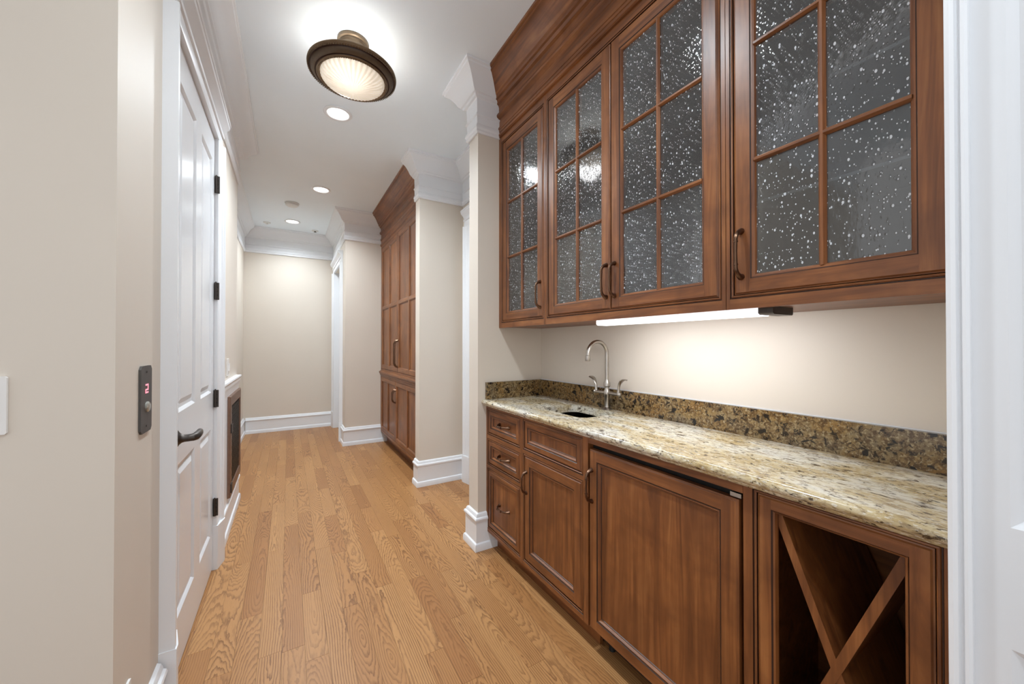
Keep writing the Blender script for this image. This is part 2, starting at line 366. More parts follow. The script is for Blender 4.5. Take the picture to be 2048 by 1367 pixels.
WP = [(0, CE), (.136, CE), (.136, 2.926), (.126, 2.922), (.126, 2.911), (.114, 2.905), (.096, 2.890), (.080, 2.870), (.066, 2.848), (.056, 2.830), (.048, 2.824),
      (.044, 2.812), (.034, 2.808), (.026, 2.796), (.012, 2.790), (.008, 2.778), (.008, 2.742), (.020, 2.737), (.024, 2.727), (.022, 2.716), (.010, 2.708), (.004, 2.703), (.004, 2.655),
      (.011, 2.652), (.011, 2.636), (.006, 2.633), (.011, 2.630), (.011, 2.616), (.006, 2.613), (.011, 2.610), (.011, 2.596), (.006, 2.593), (.009, 2.588), (0, 2.586)]
struct('trim_3', B().sweep([(XF, YP0), (XF, YE)], WP), 'wh', 'stained wood crown moulding on top of the glass wall cabinets', 'moulding', ang=22)
TP = [(p, z) for p, z in WP if z > 2.70] + [(.004, 2.655), (.012, 2.648), (.014, 2.628), (.006, 2.618), (.004, 2.585), (.012, 2.578), (.012, 2.560), (0, 2.552)]
struct('trim_4', B().sweep([(XT, YP2), (XT, YC1)], TP), 'wh', 'stained wood crown moulding on top of the tall cabinet', 'moulding', ang=22)
# baseboards
BP = [(0, 0), (.030, 0), (.030, .030), (.026, .042), (.018, .048), (.018, .172), (.024, .178), (.027, .190), (.024, .198), (.016, .202), (.015, .210), (.010, .220), (0, .225)]
for nm, path, lab in (
    ('baseboard_left_near', [(-2.0, YN), (XL, YN), (XL, 1.652)], 'white baseboard below the elevator call plate at the lower left'),
    ('baseboard_left', [(XL, 2.792), (XL, 3.79), (XLF, 3.79), (XLF, YF)], 'white baseboard below the bronze grille on the left wall'),
    ('baseboard_far', [(XLF+.03, YF), (XFR, YF), (XFR, 6.41)], 'white baseboard along the far end wall'),
    ('baseboard_pier', [(XFR, 5.36), (XFR, YP2), (1.13, YP2)], 'white baseboard around the pier left of the tall cabinet'),
    ('baseboard_column', [(XCO, YC1), (XCO, YC0), (XPS, YC0), (XPS, 3.235)], 'white baseboard around the wall end right of the tall cabinet'),
    ('baseboard_partition', [(XPS, 2.27), (XPS, YP1), (XPI, YP1), (XPI, YP0), (1.15, YP0)], 'white baseboard around the partition end beside the drawers')):
    struct(nm, B().sweep(path, BP), 'white', lab, 'baseboard', ang=25)

# casings ---------------------------------------------------------------
def casing(name, label, Xw, sgn, yi0, yi1, ztop, wdt=.107, plinth=True, jamb=0):
    """door casing on a wall X=Xw facing sgn*X; yi0..yi1 is the opening"""
    r = empty(name, (Xw, (yi0+yi1)/2, 0), label, 'door casing', kind='structure')
    prof = [(0, 0), (0, .020), (.012, .024), (.030, .022), (.070, .026), (.078, .034), (.086, .036), (.092, .042), (wdt, .042), (wdt, 0)]
    z0 = .245 if plinth else 0
    for s, y in ((-1, yi0), (1, yi1)):
        b = B().prism([(Xw+sgn*t, y+s*d) for d, t in prof], 'z', z0, ztop)
        b.build('casing_leg', 'white', r, ang=20)
        if plinth:
            b = B().prism([(Xw, y-s*.003), (Xw+sgn*.026, y-s*.003), (Xw+sgn*.046, y+s*.085), (Xw+sgn*.046, y+s*(wdt+.003)), (Xw, y+s*(wdt+.003))], 'z', 0, .245)
            b.build('plinth_block', 'white', r)
    if jamb:
        for y in (yi0, yi1-.004): bx(min(Xw, Xw-sgn*jamb), max(Xw, Xw-sgn*jamb), y, y+.004, 0, ztop-.0005).build('jamb', 'white', r)
    hp = [(0, ztop), (.022, ztop), (.026, ztop+.014), (.024, ztop+.05), (.032, ztop+.054), (.034, ztop+.066), (.026, ztop+.072), (.028, ztop+.085), (.048, ztop+.108), (.058, ztop+.118), (.060, ztop+.132), (.064, ztop+.134), (.064, ztop+.146), (0, ztop+.146)]
    b = B().prism([(Xw+sgn*t, z) for t, z in hp], 'y', yi0-wdt-.004, yi1+wdt+.004)
    b.build('head_moulding', 'white', r, ang=20)
    return r
casing('trim_5', 'white door casing with plinth blocks around the left panelled door', XL, 1, YD0-.012, YD1+.004, ZD+.005)
casing('trim_6', 'white casing of the far right doorway', XFR, -1, 5.47, 6.30, 2.36, wdt=.10, jamb=.069)
casing('trim_7', 'white casing in the side passage behind the partition', XPS, -1, 2.38, 3.12, 2.36, wdt=.105, jamb=.039)

# doors ------------------------------------------------------------------
PR = [(0, 0), (.006, -.004), (.012, -.010), (.020, -.011), (.026, -.011), (.048, -.003)]
def slab(name, label, mp, u0, u1, v0, v1, holes, t=.040):
    b = B().framed(mp, u0, u1, v0, v1, holes, PR, t)
    return struct(name, b, 'gloss', label, 'door', ang=15)
d1 = slab('door_1', 'white four panel door with lever handle and dark hinges on the left', mL(XL+.002), YD0, YD1, .012, ZD,
          [(1.897, 2.197, .215, .803), (2.320, 2.608, .215, .803), (1.897, 2.197, 1.003, 2.287), (2.320, 2.608, 1.003, 2.287)])
for z in (2.17, 1.567, .962, .352):
    b = B().box(XL+.004, XL+.027, YD1-.003, YD1+.0035, z-.048, z+.048)
    b.tube([(XL+.012, YD1-.004, z-.048), (XL+.012, YD1-.004, z+.048)], .0062, 10)
    b.tube([(XL+.012, YD1-.004, z+.048), (XL+.012, YD1-.004, z+.054)], [.004, .002], 8)
    h = b.build('hinge', 'black', d1, label='dark bronze hinge')
    for k in (-.022, 0, .022):
        B().lathe([(0, -.0012), (.0035, -.0012), (.0035, 0)], (XL+.019, YD1-.003, z+k), 'y', 10).build('screw', 'darkgap', h)
ly, lz = 1.852, .912; lx = XL+.002
b = B().lathe([(.033, 0), (.033, .004), (.030, .008), (.022, .013), (.016, .020), (.0138, .028), (.0135, .040)], (lx, ly, lz), 'x', 28)
hd = b.build('lever_handle', 'black', d1, label='dark bronze lever handle with round rose')
B().tube([(lx+.036, ly, lz), (lx+.052, ly+.002, lz+.001), (lx+.059, ly+.012, lz+.002), (lx+.060, ly+.03, lz+.003), (lx+.060, ly+.065, lz+.004), (lx+.058, ly+.088, lz+.006)], [.0135, .0145, .0150, .0145, .0130, .0110], 14).build('lever', 'black', hd)
d2 = slab('door_2', 'white door inside the far right doorway', lambda u, v, wd: (XFR+.07-wd, u, v), 5.475, 6.295, .01, 2.355, [(5.59, 5.83, .22, .80), (5.95, 6.19, .22, .80), (5.59, 5.83, 1.0, 2.24), (5.95, 6.19, 1.0, 2.24)])
d3 = slab('door_3', 'white door at the back of the side passage', lambda u, v, wd: (XPS+.04-wd, u, v), 2.385, 3.115, .01, 2.355, [(2.49, 2.70, .22, .80), (2.80, 3.01, .22, .80), (2.49, 2.70, 1.0, 2.24), (2.80, 3.01, 1.0, 2.24)])
d4 = slab('door_4', 'white panelled door standing open in the right foreground', mR(.950), -.62, .150, .012, 2.425,
          [(-.235, .1035, .215, .800), (-.235, .1035, .985, 2.29), (-.52, -.335, .215, .800), (-.52, -.335, .985, 2.29)])
struct('trim_8', B().prism([(1.029, .1395), (.938, .1395), (.934, .143), (.934, .147), (.938, .149), (.938, .1515), (.930, .153), (.928, .158), (.930, .1635), (.934, .1645), (1.029, .1645)], 'z', 0, CE-.001), 'white', 'white moulded jamb strip at the edge of the right foreground door', 'moulding', ang=20)

# ------------------------------------------------------------------ left wall: ledge, grille, plates
tb = B().prism([(XL, 1.022), (XL+.034, 1.022), (XL+.036, 1.012), (XL+.032, 1.004), (XL+.030, 1.0), (XL+.030, .985), (XL+.026, .970), (XL+.022, .955), (XL+.020, .935), (XL, .935)], 'y', 2.800, 3.775)
struct('trim_9', tb.box(XL, XL+.016, 2.800, 3.785, .2265, .934), 'white', 'white capped panel below the light switch on the left wall', 'panelling', ang=20)
g0, g1, gz0, gz1 = 3.125, 3.755, .238, .915
gr = empty('return_air_grille', (XL+.018, (g0+g1)/2, gz0), 'bronze framed ornate vent grille set in the white panel on the left', 'vent grille')
bk = bx(XL+.0165, XL+.020, g0+.02, g1-.02, gz0+.02, gz1-.02).build('backing', 'darkgap', gr)
B().framed(mL(XL+.034), g0, g1, gz0, gz1, [(g0+.065, g1-.065, gz0+.065, gz1-.065)], [(0, 0), (.004, -.005), (.008, -.007)], .017, fill=False, edge=((0, -.003), (.004, 0))).build('frame', 'grille', gr)
b = B(); nY, nZ = 9, 11; a0, a1, c0, c1 = g0+.073, g1-.073, gz0+.073, gz1-.073
for i in range(nY):
    for j in range(nZ):
        cy, cz = a0+(i+.5)*(a1-a0)/nY, c0+(j+.5)*(c1-c0)/nZ
        for rr in (.030, .014):
            n0 = []; sg = 10
            for k in range(sg):
                a = 2*math.pi*k/sg; q = 1+.25*math.cos(4*a)
                n0.append(b.add([(XL+.0285, cy+rr*q*math.cos(a), cz+rr*q*math.sin(a)), (XL+.0285, cy+(rr-.006)*q*math.cos(a), cz+(rr-.006)*q*math.sin(a)), (XL+.0245, cy+(rr-.003)*q*math.cos(a), cz+(rr-.003)*q*math.sin(a))]))
            for k in range(sg):
                p, q = n0[k], n0[(k+1) % sg]
                for u_ in range(3): b.face((p+u_, q+u_, q+(u_+1) % 3, p+(u_+1) % 3))
b.build('scrollwork', 'black', gr, kind='stuff', label='dark pierced scrollwork')
for z in (.30, .70): bx(XL+.0345, XL+.042, g0+.004, g0+.050, z-.03, z+.03).build('latch', 'black', gr)
t = empty('light_switch', (XL, 3.25, 1.05), 'white wall switch above the capped panel on the left wall', 'light switch')
B().prism([(3.205, 1.050), (3.295, 1.050), (3.295, 1.168), (3.205, 1.168)], 'x', XL+.0005, XL+.006).build('cover_plate', 'plate', t)
bx(XL+.0062, XL+.014, 3.235, 3.265, 1.085, 1.135).build('rocker', 'plate', t)
t = empty('light_switch', (-.595, YN, 1.06), 'white switch plate cut by the left edge of the picture', 'light switch')
B().prism([(-.650, 1.067), (-.652, 1.070), (-.652, 1.192), (-.650, 1.195), (-.5370, 1.195), (-.5345, 1.192), (-.5345, 1.070), (-.5370, 1.067)], 'y', YN-.007, YN-.0005).build('cover_plate', 'plate', t)
for xx in (-.618, -.570): bx(xx-.015, xx+.015, YN-.0135, YN-.0072, 1.093, 1.169).build('rocker', 'plate', t)
t = empty('wall_outlet', (XL, 1.36, .30), 'white outlet on the beige wall at the bottom left corner', 'outlet')
bx(XL+.0005, XL+.006, 1.318, 1.392, .258, .372).build('cover_plate', 'plate', t)
bx(XL+.0062, XL+.010, 1.338, 1.372, .275, .355).build('socket', 'plate', t)
# elevator call plate
ep = empty('elevator_call_plate', (XL, 1.495, 1.005), 'dark steel elevator call plate with red floor digit and round button', 'call panel')
y0, y1, z0, z1 = 1.455, 1.552, 1.008, 1.203; c = .010
xp = XL+.006
B().prism([(y0+c, z0), (y1-c, z0), (y1, z0+c), (y1, z1-c), (y1-c, z1), (y0+c, z1), (y0, z1-c), (y0, z0+c)], 'x', XL+.0005, xp).build('plate', 'steelplate', ep)
B().lathe([(.0155, 0), (.0155, .003), (.012, .006), (.0, .007)], (xp, 1.506, 1.082), 'x', 24).build('button', 'button', ep, label='round clear call button')
b = B(); dy, dz, tk, yc, zc = .0125, .0135, .0045, 1.503, 1.136
for y_a, y_b, z_a, z_b in ((-dy, dy, 2*dz-tk, 2*dz), (dy-tk, dy, dz-tk, 2*dz-.002), (-dy, dy, dz-tk/2-.003, dz+tk/2-.003), (-dy, -dy+tk, .002, dz-.003), (-dy, dy, 0, tk)):
    ya, yb = yc+y_a, yc+y_b
    b.box(xp+.0003, xp+.0012, min(ya, yb), max(ya, yb), zc-dz+z_a, zc-dz+z_b)
b.build('floor_digit', 'red', ep, label='glowing red digit 2')
for z in (z0+.018, z1-.018): B().lathe([(.003, 0), (.003, .0012), (0, .0016)], (xp, 1.503, z), 'x', 10).build('screw', 'black', ep)
# door stop
ds = empty('door_stop', (XLF+.024, 5.55, .09), 'black door stop on the baseboard at the far left', 'door stop')
B().tube([(XLF+.0185, 5.15, .235-.12), (XLF+.075, 5.15, .115)], .006, 10).build('stem', 'black', ds)
B().tube([(XLF+.075, 5.15, .115), (XLF+.09, 5.15, .115)], .014, 12).build('bumper', 'black', ds)

# ------------------------------------------------------------------ pulls
def pull(parent, X0, y, z, L=.128, vertical=True, out=.030, r=.0052, mat='bronze'):
    h = L/2; prof = [(-h-.004, .0, 2.0), (-h-.003, .006, 1.7), (-h, .014, 1.35), (-h+.007, .024, 1.15), (-h+.020, .030, 1.05), (-h+.034, out, .95), (0, out+.001, .85), (h-.034, out, .95), (h-.020, .030, 1.05), (h-.007, .024, 1.15), (h, .014, 1.35), (h+.003, .006, 1.7), (h+.004, .0, 2.0)]
    b = B()
    P = [((X0-o_, y, z+a) if vertical else (X0-o_, y+a, z)) for a, o_, k in prof]
    b.tube(P, [r*k for *_, k in prof], 10)
    for a in (-h+.030, h-.030):
        q = [((X0-out, y, z+a+d) if vertical else (X0-out, y+a+d, z)) for d in (-.0018, .0018)]
        b.tube(q, r*1.25, 10)
    return b.build('pull', mat, parent, label='bronze arched pull')

# ------------------------------------------------------------------ wall cabinets with seeded glass
ZU0, ZU1, ZO0, ZO1 = 1.372, 2.588, 1.413, 2.540
BEAD = [(-.010, 0), (-.0085, -.003), (-.0065, -.003), (-.005, 0), (-.002, .001), (0, -.001), (0, -.019)]
BEADM = [None, 2, 2, None, None, None, 2]
def glass_door(root, u0, u1, hinge_pull):
    g = .0022
    u0 += g; u1 -= g; v0, v1 = ZO0+g, ZO1-g
    fwid = .046; h = (u0+fwid, u1-fwid, v0+.044, v1-.056)
    b = B().framed(mR(XF), u0, u1, v0, v1, [h], [(0, 0), (.003, -.003), (.005, -.003), (.010, -.007), (.013, -.012)], .020, fill=False,
                   edge=((0, -.004), (.003, -.003), (.005, -.001), (.006, 0)), ringm=[None, 2, None, None, None])
    d = b.build('door', ['wv', 'wh', 'glaze'], root, ang=20)
    a0, a1, b0, b1 = h[0]+.013, h[1]-.013, h[2]+.013, h[3]-.013
    um = (a0+a1)/2; zz = [b0, 1.806, 2.147, b1]
    mw = .0085
    prof = [(-mw, -.016), (-mw, -.010), (-.003, -.003), (.003, -.003), (mw, -.010), (mw, -.016)]
    B().prism([(XF-wd, um+q) for q, wd in prof], 'z', b0-.004, b1+.004).build('muntin', 'wv', d)
    for z in zz[1:3]:
        b = B()
        for ua, ub in ((a0-.004, um-.003), (um+.003, a1+.004)):
            b.prism([(XF-wd, z+q) for q, wd in prof], 'y', ua, ub)
        b.build('muntin', 'wh', d)
    for i in range(3):
        for ua, ub in ((a0-.003, um), (um, a1+.003)):
            bx(XF+.0125, XF+.0165, ua, ub, zz[i]-(.003 if i == 0 else 0), zz[i+1]+(.003 if i == 2 else 0)).build('pane', 'glass', d)
    pull(d, XF, u1-.021 if hinge_pull > 0 else u0+.021, 1.535)
    return d
def wall_cabinet(y0, y1, opens, label):
    r = empty('wall_cabinet', (XF+.16, (y0+y1)/2, ZU0), label, 'wall cabinet', 'glass fronted wall cabinets over the counter')
    o0, o1 = min(q[0] for q in opens), max(q[1] for q in opens)
    B().framed(mR(XF), y0, y1, ZU0, ZU1, [(o0, o1, ZO0, ZO1)], BEAD, .019, fill=False, ringm=BEADM).build('face_frame', ['wv', 'wh', 'glaze'], r, ang=20)
    b = B(); xa, xb = XF+.0195, XBK-.002
    b.box(xa, xb, y0, y0+.016, ZU0+.012, ZU1); b.box(xa, xb, y1-.016, y1, ZU0+.012, ZU1)
    b.box(xa, xb, y0+.016, y1-.016, ZU0+.012, ZU0+.030); b.box(xa, xb, y0+.016, y1-.016, ZU1-.018, ZU1); b.box(xb-.010, xb, y0+.016, y1-.016, ZU0+.030, ZU1-.018)
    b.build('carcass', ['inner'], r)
    bx(xa, xb, y0, y1, ZU0+.004, ZU0+.0115).build('bottom_panel', 'wh', r)
    for z in (1.705, 1.985):
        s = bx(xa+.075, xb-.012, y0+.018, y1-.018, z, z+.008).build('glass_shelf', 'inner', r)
        bx(xa+.0735, xa+.0748, y0+.018, y1-.018, z, z+.008).build('shelf_edge', 'edge', s, label='glass shelf edge painted bright as if lit')  # pale paint stands in for light caught along the shelf edge
    if len(opens) > 1: bx(XF+.0215, XF+.034, opens[0][0]-.018, opens[0][0]+.018, ZO0, ZO1).build('gap_blocker', 'inner', r)  # dark strip added behind the meeting doors to block a bright sliver
    for a, bb, side in opens: glass_door(r, a, bb, side)
    return r
wall_cabinet(1.602, YP0-.001, [(1.626, 2.064, -1)], 'single door glass wall cabinet against the beige partition')
wall_cabinet(.655, 1.600, [(1.1385, 1.579, -1), (.677, 1.1375, 1)], 'double door glass wall cabinet in the middle of the row')
wall_cabinet(YE+.001, .653, [(.194, .632, 1)], 'single door glass wall cabinet nearest the right foreground door')
# under cabinet light
ul = empty('under_cabinet_light', (1.24, .90, 1.352), 'lit white strip light under the glass wall cabinets', 'strip light')
B().prism([(1.182, 1.3825), (1.182, 1.356), (1.190, 1.351), (1.245, 1.351), (1.255, 1.356), (1.255, 1.3825)], 'y', .575, 1.245).build('diffuser', 'tube', ul, label='glowing white diffuser')
B().prism([(1.184, 1.3825), (1.184, 1.357), (1.192, 1.353), (1.300, 1.353), (1.305, 1.357), (1.305, 1.3825)], 'y', .535, .5745).build('end_housing', 'black', ul, label='black end housing')
bx(1.2555, 1.305, .575, 1.245, 1.358, 1.3825).build('housing', 'black', ul)
la = bpy.data.lights.new('strip_glow', 'AREA'); la.shape = 'RECTANGLE'; la.size = .07; la.size_y = .66; la.energy = LAMP['under']; la.color = (.93, .96, 1)
lo = bpy.data.objects.new('strip_glow', la); COL.objects.link(lo); lo.parent = ul; lo.location = Vector((1.235, .91, 1.349)) - ul.location
lo.rotation_euler = (0, math.radians(-24), 0)

# ------------------------------------------------------------------ base cabinets
ZB0, ZB1 = .105, .885
PANEL = [(0, 0), (.003, -.003), (.0055, -.003), (.009, -.002), (.014, -.009), (.017, -.009), (.019, -.012)]
PANM = [None, 2, 2, None, None, None, 2]
EDGE = ((0, -.004), (.003, -.003), (.005, -.001), (.006, 0))
def front(root, name, u0, u1, v0, v1, fwid, g=.0022, fh=None):
    fh = fh or fwid
    return B().framed(mR(XBf), u0+g, u1-g, v0+g, v1-g, [(u0+fwid, u1-fwid, v0+fh, v1-fh)], PANEL, .019, edge=EDGE, ringm=PANM).build(name, ['wv', 'wh', 'glaze'], root, ang=20)
def carcass(r, y0, y1, top=ZB1, mat=('wh', 'inner')):
    b = B(); xa, xb = XBf+.0195, XBK-.002
    b.box(xa, xb, y0, y0+.016, ZB0, top); b.box(xa, xb, y1-.016, y1, ZB0, top); b.box(xa, xb, y0+.016, y1-.016, ZB0, ZB0+.018); b.box(xb-.008, xb, y0+.016, y1-.016, ZB0+.018, top)
    b.build('carcass', list(mat), r)
    bx(XBf+.065, XBf+.083, y0, y1, 0, ZB0-.0005).build('toe_kick', 'wh', r)
G = 'stained wood base cabinets under the granite'
dc = empty('drawer_cabinet', (XBf+.2, 1.90, 0), 'three drawer wooden base cabinet against the partition', 'base cabinet', G)
B().framed(mR(XBf), 1.692, YP0-.001, ZB0, ZB1, [(1.716, 2.081, .719, .861), (1.716, 2.081, .532, .674), (1.716, 2.081, .138, .491)], BEAD, .019, fill=False, ringm=BEADM).build('face_frame', ['wv', 'wh', 'glaze'], dc, ang=20)
carcass(dc, 1.692, YP0-.001)
for v0, v1, pz in ((.719, .861, .790), (.532, .674, .603), (.138, .491, .312)):
    d = front(dc, 'drawer', 1.716, 2.081, v0, v1, .030); pull(d, XBf+.012, 1.898, pz, .100, False, .036)
scb = empty('sink_cabinet', (XBf+.2, 1.43, 0), 'wooden sink base cabinet with false drawer front and one door', 'base cabinet', G)
B().framed(mR(XBf), 1.176, 1.691, ZB0, ZB1, [(1.217, 1.668, .722, .863), (1.217, 1.668, .138, .682)], BEAD, .019, fill=False, ringm=BEADM).build('face_frame', ['wv', 'wh', 'glaze'], scb, ang=20)
carcass(scb, 1.176, 1.691)
front(scb, 'false_drawer_front', 1.217, 1.668, .722, .863, .030)
d = front(scb, 'door', 1.217, 1.668, .138, .682, .048); pull(d, XBf, 1.645, .547, .100)
fr = empty('undercounter_refrigerator', (XBf+.2, .865, 0), 'wood panelled undercounter refrigerator with large door', 'refrigerator')
bx(XBf+.001, XBf+.019, .560, 1.1755, .858, ZB1).build('filler_rail', 'wh', fr)
B().framed(mR(XBf-.006), .569, 1.1625, .112, .838, [(.569+.048, 1.1625-.041, .112+.044, .838-.044)], PANEL, .024, edge=EDGE, ringm=PANM).build('door', ['wv', 'wh', 'glaze'], fr, ang=20)
pull(fr.children[-1], XBf-.006, 1.148, .692, .118)
B().box(XBf+.028, XBK-.004, .562, 1.1745, .118, .878).box(XBf+.07, XBK-.004, .562, 1.1745, .03, .118).build('body', 'darkgap', fr, label='black appliance body')
bx(XBf+.004, XBf+.026, .566, .596, .8405, .852).build('hinge', 'nickel', fr, label='chrome door hinge')
B().tube([(XBf+.09, 1.13, 0), (XBf+.09, 1.13, .0295)], [.014, .009], 12).build('leveling_foot', 'darkgap', fr)
wr = empty('wine_rack_cabinet', (XBf+.2, .36, 0), 'open wooden wine rack cabinet with crossed dividers', 'base cabinet', G)
B().framed(mR(XBf), YE+.001, .5585, ZB0, ZB1, [(.203, .525, .138, .8735)], BEAD, .019, fill=False, ringm=BEADM).build('face_frame', ['wv', 'wh', 'glaze'], wr, ang=20)
carcass(wr, YE+.001, .5585)
iy0, iy1, iz0, iz1 = .2395, .4905, .182, .840
B().framed(mR(XBf), .2052, .5228, .1402, .8713, [(iy0, iy1, iz0, iz1)], [(0, 0), (.003, -.004), (.007, -.006), (.009, -.012)], .020, fill=False, edge=EDGE, ringm=[None, 2, None, None]).build('front_frame', ['wv', 'wh', 'glaze'], wr, ang=20)
for flip in (1, -1):
    ya, yb = (iy1-.004, iy0+.004) if flip > 0 else (iy0+.004, iy1-.004)
    za, zb = iz1-.004, iz0+.004
    dv = Vector((yb-ya, zb-za)).normalized(); nv = Vector((-dv.y, dv.x))*.0095
    A, Bq = Vector((ya, za))-dv*.022, Vector((yb, zb))+dv*.022
    poly = [A+nv, A-nv, Bq-nv, Bq+nv]
    B().prism([(v.x, v.y) for v in poly], 'x', XBf+.0205+(.0006 if flip > 0 else 0), XBK-.03).build('divider', 'wv', wr)

# countertop ------------------------------------------------------------
ct = empty('countertop', (1.26, 1.13, ZB1), 'speckled gold and cream granite countertop with backsplash', 'countertop')
zt = .924; sx0, sx1, sy0, sy1, sr = 1.168, 1.405, 1.325, 1.655, .05
hole = []
for cx, cy, a0 in ((sx1-sr, sy1-sr, 0), (sx0+sr, sy1-sr, 90), (sx0+sr, sy0+sr, 180), (sx1-sr, sy0+sr, 270)):
    for k in range(7): a = math.radians(a0+15*k); hole.append((cx+sr*math.cos(a), cy+sr*math.sin(a)))
nose = [(1.062, zt), (1.052, zt-.0005), (1.044, zt-.003), (1.038, zt-.008), (1.035, zt-.014), (1.036, zt-.021), (1.041, zt-.026), (1.046, zt-.029), (1.047, zt-.033), (1.053, zt-.038), (1.062, ZB1+.0012)]
ya, yb = YE+.001, YP0-.0005
bm = bmesh.new()
ov = [bm.verts.new((x, y, zt)) for x, y in ((1.062, ya), (XBK-.001, ya), (XBK-.001, yb), (1.062, yb))]; hv = [bm.verts.new((x, y, zt)) for x, y in hole]
eds = [bm.edges.new((l[i], l[(i+1) % len(l)])) for l in (ov, hv) for i in range(len(l))]
bmesh.ops.triangle_fill(bm, use_beauty=True, edges=eds)
bm.verts.index_update(); b = B()
b.v = [tuple(v.co) for v in bm.verts]; [b.face([v.index for v in fc.verts]) for fc in bm.faces]
nb = b.add([(x, y, ZB1+.0012) for x, y, z in b.v]); [b.face([i+nb for i in reversed(fc)]) for fc in list(b.f)]
n = len(hole); h0 = 4
for j in range(n): b.face((h0+j, h0+(j+1) % n, nb+h0+(j+1) % n, nb+h0+j))
for j in (0, 1, 2): b.face((j, j+1, nb+j+1, nb+j))
bm.free()
a = b.add([(x, ya, z) for x, z in nose]); c = b.add([(x, yb, z) for x, z in nose])
for j in range(len(nose)-1): b.face((a+j, a+j+1, c+j+1, c+j))
b.face([a+j for j in range(len(nose))]); b.face([c+j for j in range(len(nose))])
b.build('slab', 'gran', ct, ang=40, label='polished granite slab with rounded front edge')
bx(XBK-.024, XBK-.001, ya, yb-.0245, zt+.0005, 1.030).build('backsplash', 'gsplash', ct)
bx(1.062, XBK-.001, yb-.024, yb, zt+.0005, 1.030).build('side_splash', 'gsplash', ct)
bx(XBK-.007, XBK-.001, ya, yb, 1.0302, 1.0335).build('caulk_line', 'white', ct)
# sink
sk = empty('sink', ((sx0+sx1)/2, (sy0+sy1)/2, .72), 'dark metal undermount bar sink in the granite', 'sink')
b = B(); rings = []
for sc, z in ((1.035, ZB1-.0005), (1.0, ZB1-.0015), (.985, .84), (.94, .79), (.80, .765), (.25, .755), (.12, .752)):
    cx, cy = (sx0+sx1)/2, (sy0+sy1)/2
    rings.append(b.add([(cx+(x-cx)*sc, cy+(y-cy)*sc, z) for x, y in hole]))
for a, c in zip(rings, rings[1:]):
    for j in range(n): b.face((a+j, a+(j+1) % n, c+(j+1) % n, c+j))
b.build('bowl', 'sink', sk)
B().lathe([(.036, 0), (.036, .004), (.026, .002), (.0, .0005)], ((sx0+sx1)/2, (sy0+sy1)/2, .7525), 'z', 24).build('drain', 'nickel', sk)
# faucet
fx, fy, fz = 1.438, 1.437, zt+.0005
fa = empty('faucet', (fx, fy, fz), 'brushed nickel gooseneck faucet with two wrist blade handles', 'faucet')
B().lathe([(.027, 0), (.027, .004), (.020, .010), (.014, .014), (.013, .020), (.013, .072), (.016, .078), (.016, .098), (.012, .104), (.012, .118), (.017, .124), (.017, .142), (.012, .152), (.0105, .158)], (fx, fy, fz), 'z', 28).build('body', 'nickel', fa)
R = .066; arc = [(fx, fy, fz+.150), (fx, fy, 1.215)] + [(fx-R+R*math.cos(math.radians(k)), fy, 1.215+R*math.sin(math.radians(k))) for k in range(10, 181, 10)] + [(fx-2*R-.002, fy, 1.200)]
B().tube(arc, .0098, 16).build('gooseneck_spout', 'nickel', fa)
B().lathe([(.0095, .030), (.0125, .028), (.0130, .004), (.0115, 0), (.0, 0)], (fx-2*R-.002, fy, 1.182), 'z', 20).build('aerator', 'nickel', fa)
B().tube([(fx, fy-.098, fz+.088), (fx, fy-.086, fz+.088), (fx, fy-.083, fz+.088), (fx, fy+.083, fz+.088), (fx, fy+.086, fz+.088), (fx, fy+.098, fz+.088)], [.006, .012, .0085, .0085, .012, .006], 14).build('crossbar', 'nickel', fa)
for sg in (1, -1):
    yy = fy+sg*.078; pts = []
    b = B()
    stem = [(yy, fz+.090, .0085, .0085), (yy+sg*.003, fz+.105, .007, .007), (yy+sg*.004, fz+.125, .0065, .0065), (yy+sg*.010, fz+.142, .010, .005), (yy+sg*.024, fz+.158, .0165, .004), (yy+sg*.040, fz+.166, .0180, .0035), (yy+sg*.052, fz+.165, .012, .003), (yy+sg*.057, fz+.163, .003, .002)]
    rr = []
    for i, (y_, z_, wx, th) in enumerate(stem):
        q = stem[min(i+1, len(stem)-1)]; p = stem[max(i-1, 0)]
        dv = Vector((q[0]-p[0], q[1]-p[1])).normalized(); nv = Vector((-dv.y, dv.x))
        rr.append(b.add([(fx+wx*math.cos(t_)*1.0, y_+nv.x*th*math.sin(t_), z_+nv.y*th*math.sin(t_)) for t_ in [2*math.pi*j/14 for j in range(14)]]))
    for a, c in zip(rr, rr[1:]):
        for j in range(14): b.face((a+j, a+(j+1) % 14, c+(j+1) % 14, c+j))
    b.face([rr[0]+j for j in range(14)]); b.face([rr[-1]+j for j in range(14)])
    b.build('blade_handle', 'nickel', fa)

# ------------------------------------------------------------------ tall cabinet in the hallway
tc = empty('tall_cabinet', (XT+.2, 4.27, 0), 'tall stained wood pantry cabinet recessed in the hallway', 'cabinet')
ty0, ty1 = YC1+.001, YP2-.001
TPN = [(0, 0), (.004, -.003), (.010, -.010), (.013, -.012)]
b = B().box(XT+.0195, 1.498, ty0, ty1, .135, 2.60); b.build('carcass', ['wh'], tc)
B().framed(mR(XT), ty0, ty1, .935, 2.60, [(3.452, 5.085, .955, 2.520)], [(-.004, 0), (0, -.002), (0, -.019)], .019, fill=False, ringm=[None, None, 2]).build('upper_frame', ['wv', 'wh', 'glaze'], tc, ang=20)
B().framed(mR(XT-.004), ty0, ty1, .135, .868, [(3.50, 5.085, .165, .845)], [(-.004, 0), (0, -.002), (0, -.019)], .019, fill=False, ringm=[None, None, 2]).build('lower_frame', ['wv', 'wh', 'glaze'], tc, ang=20)
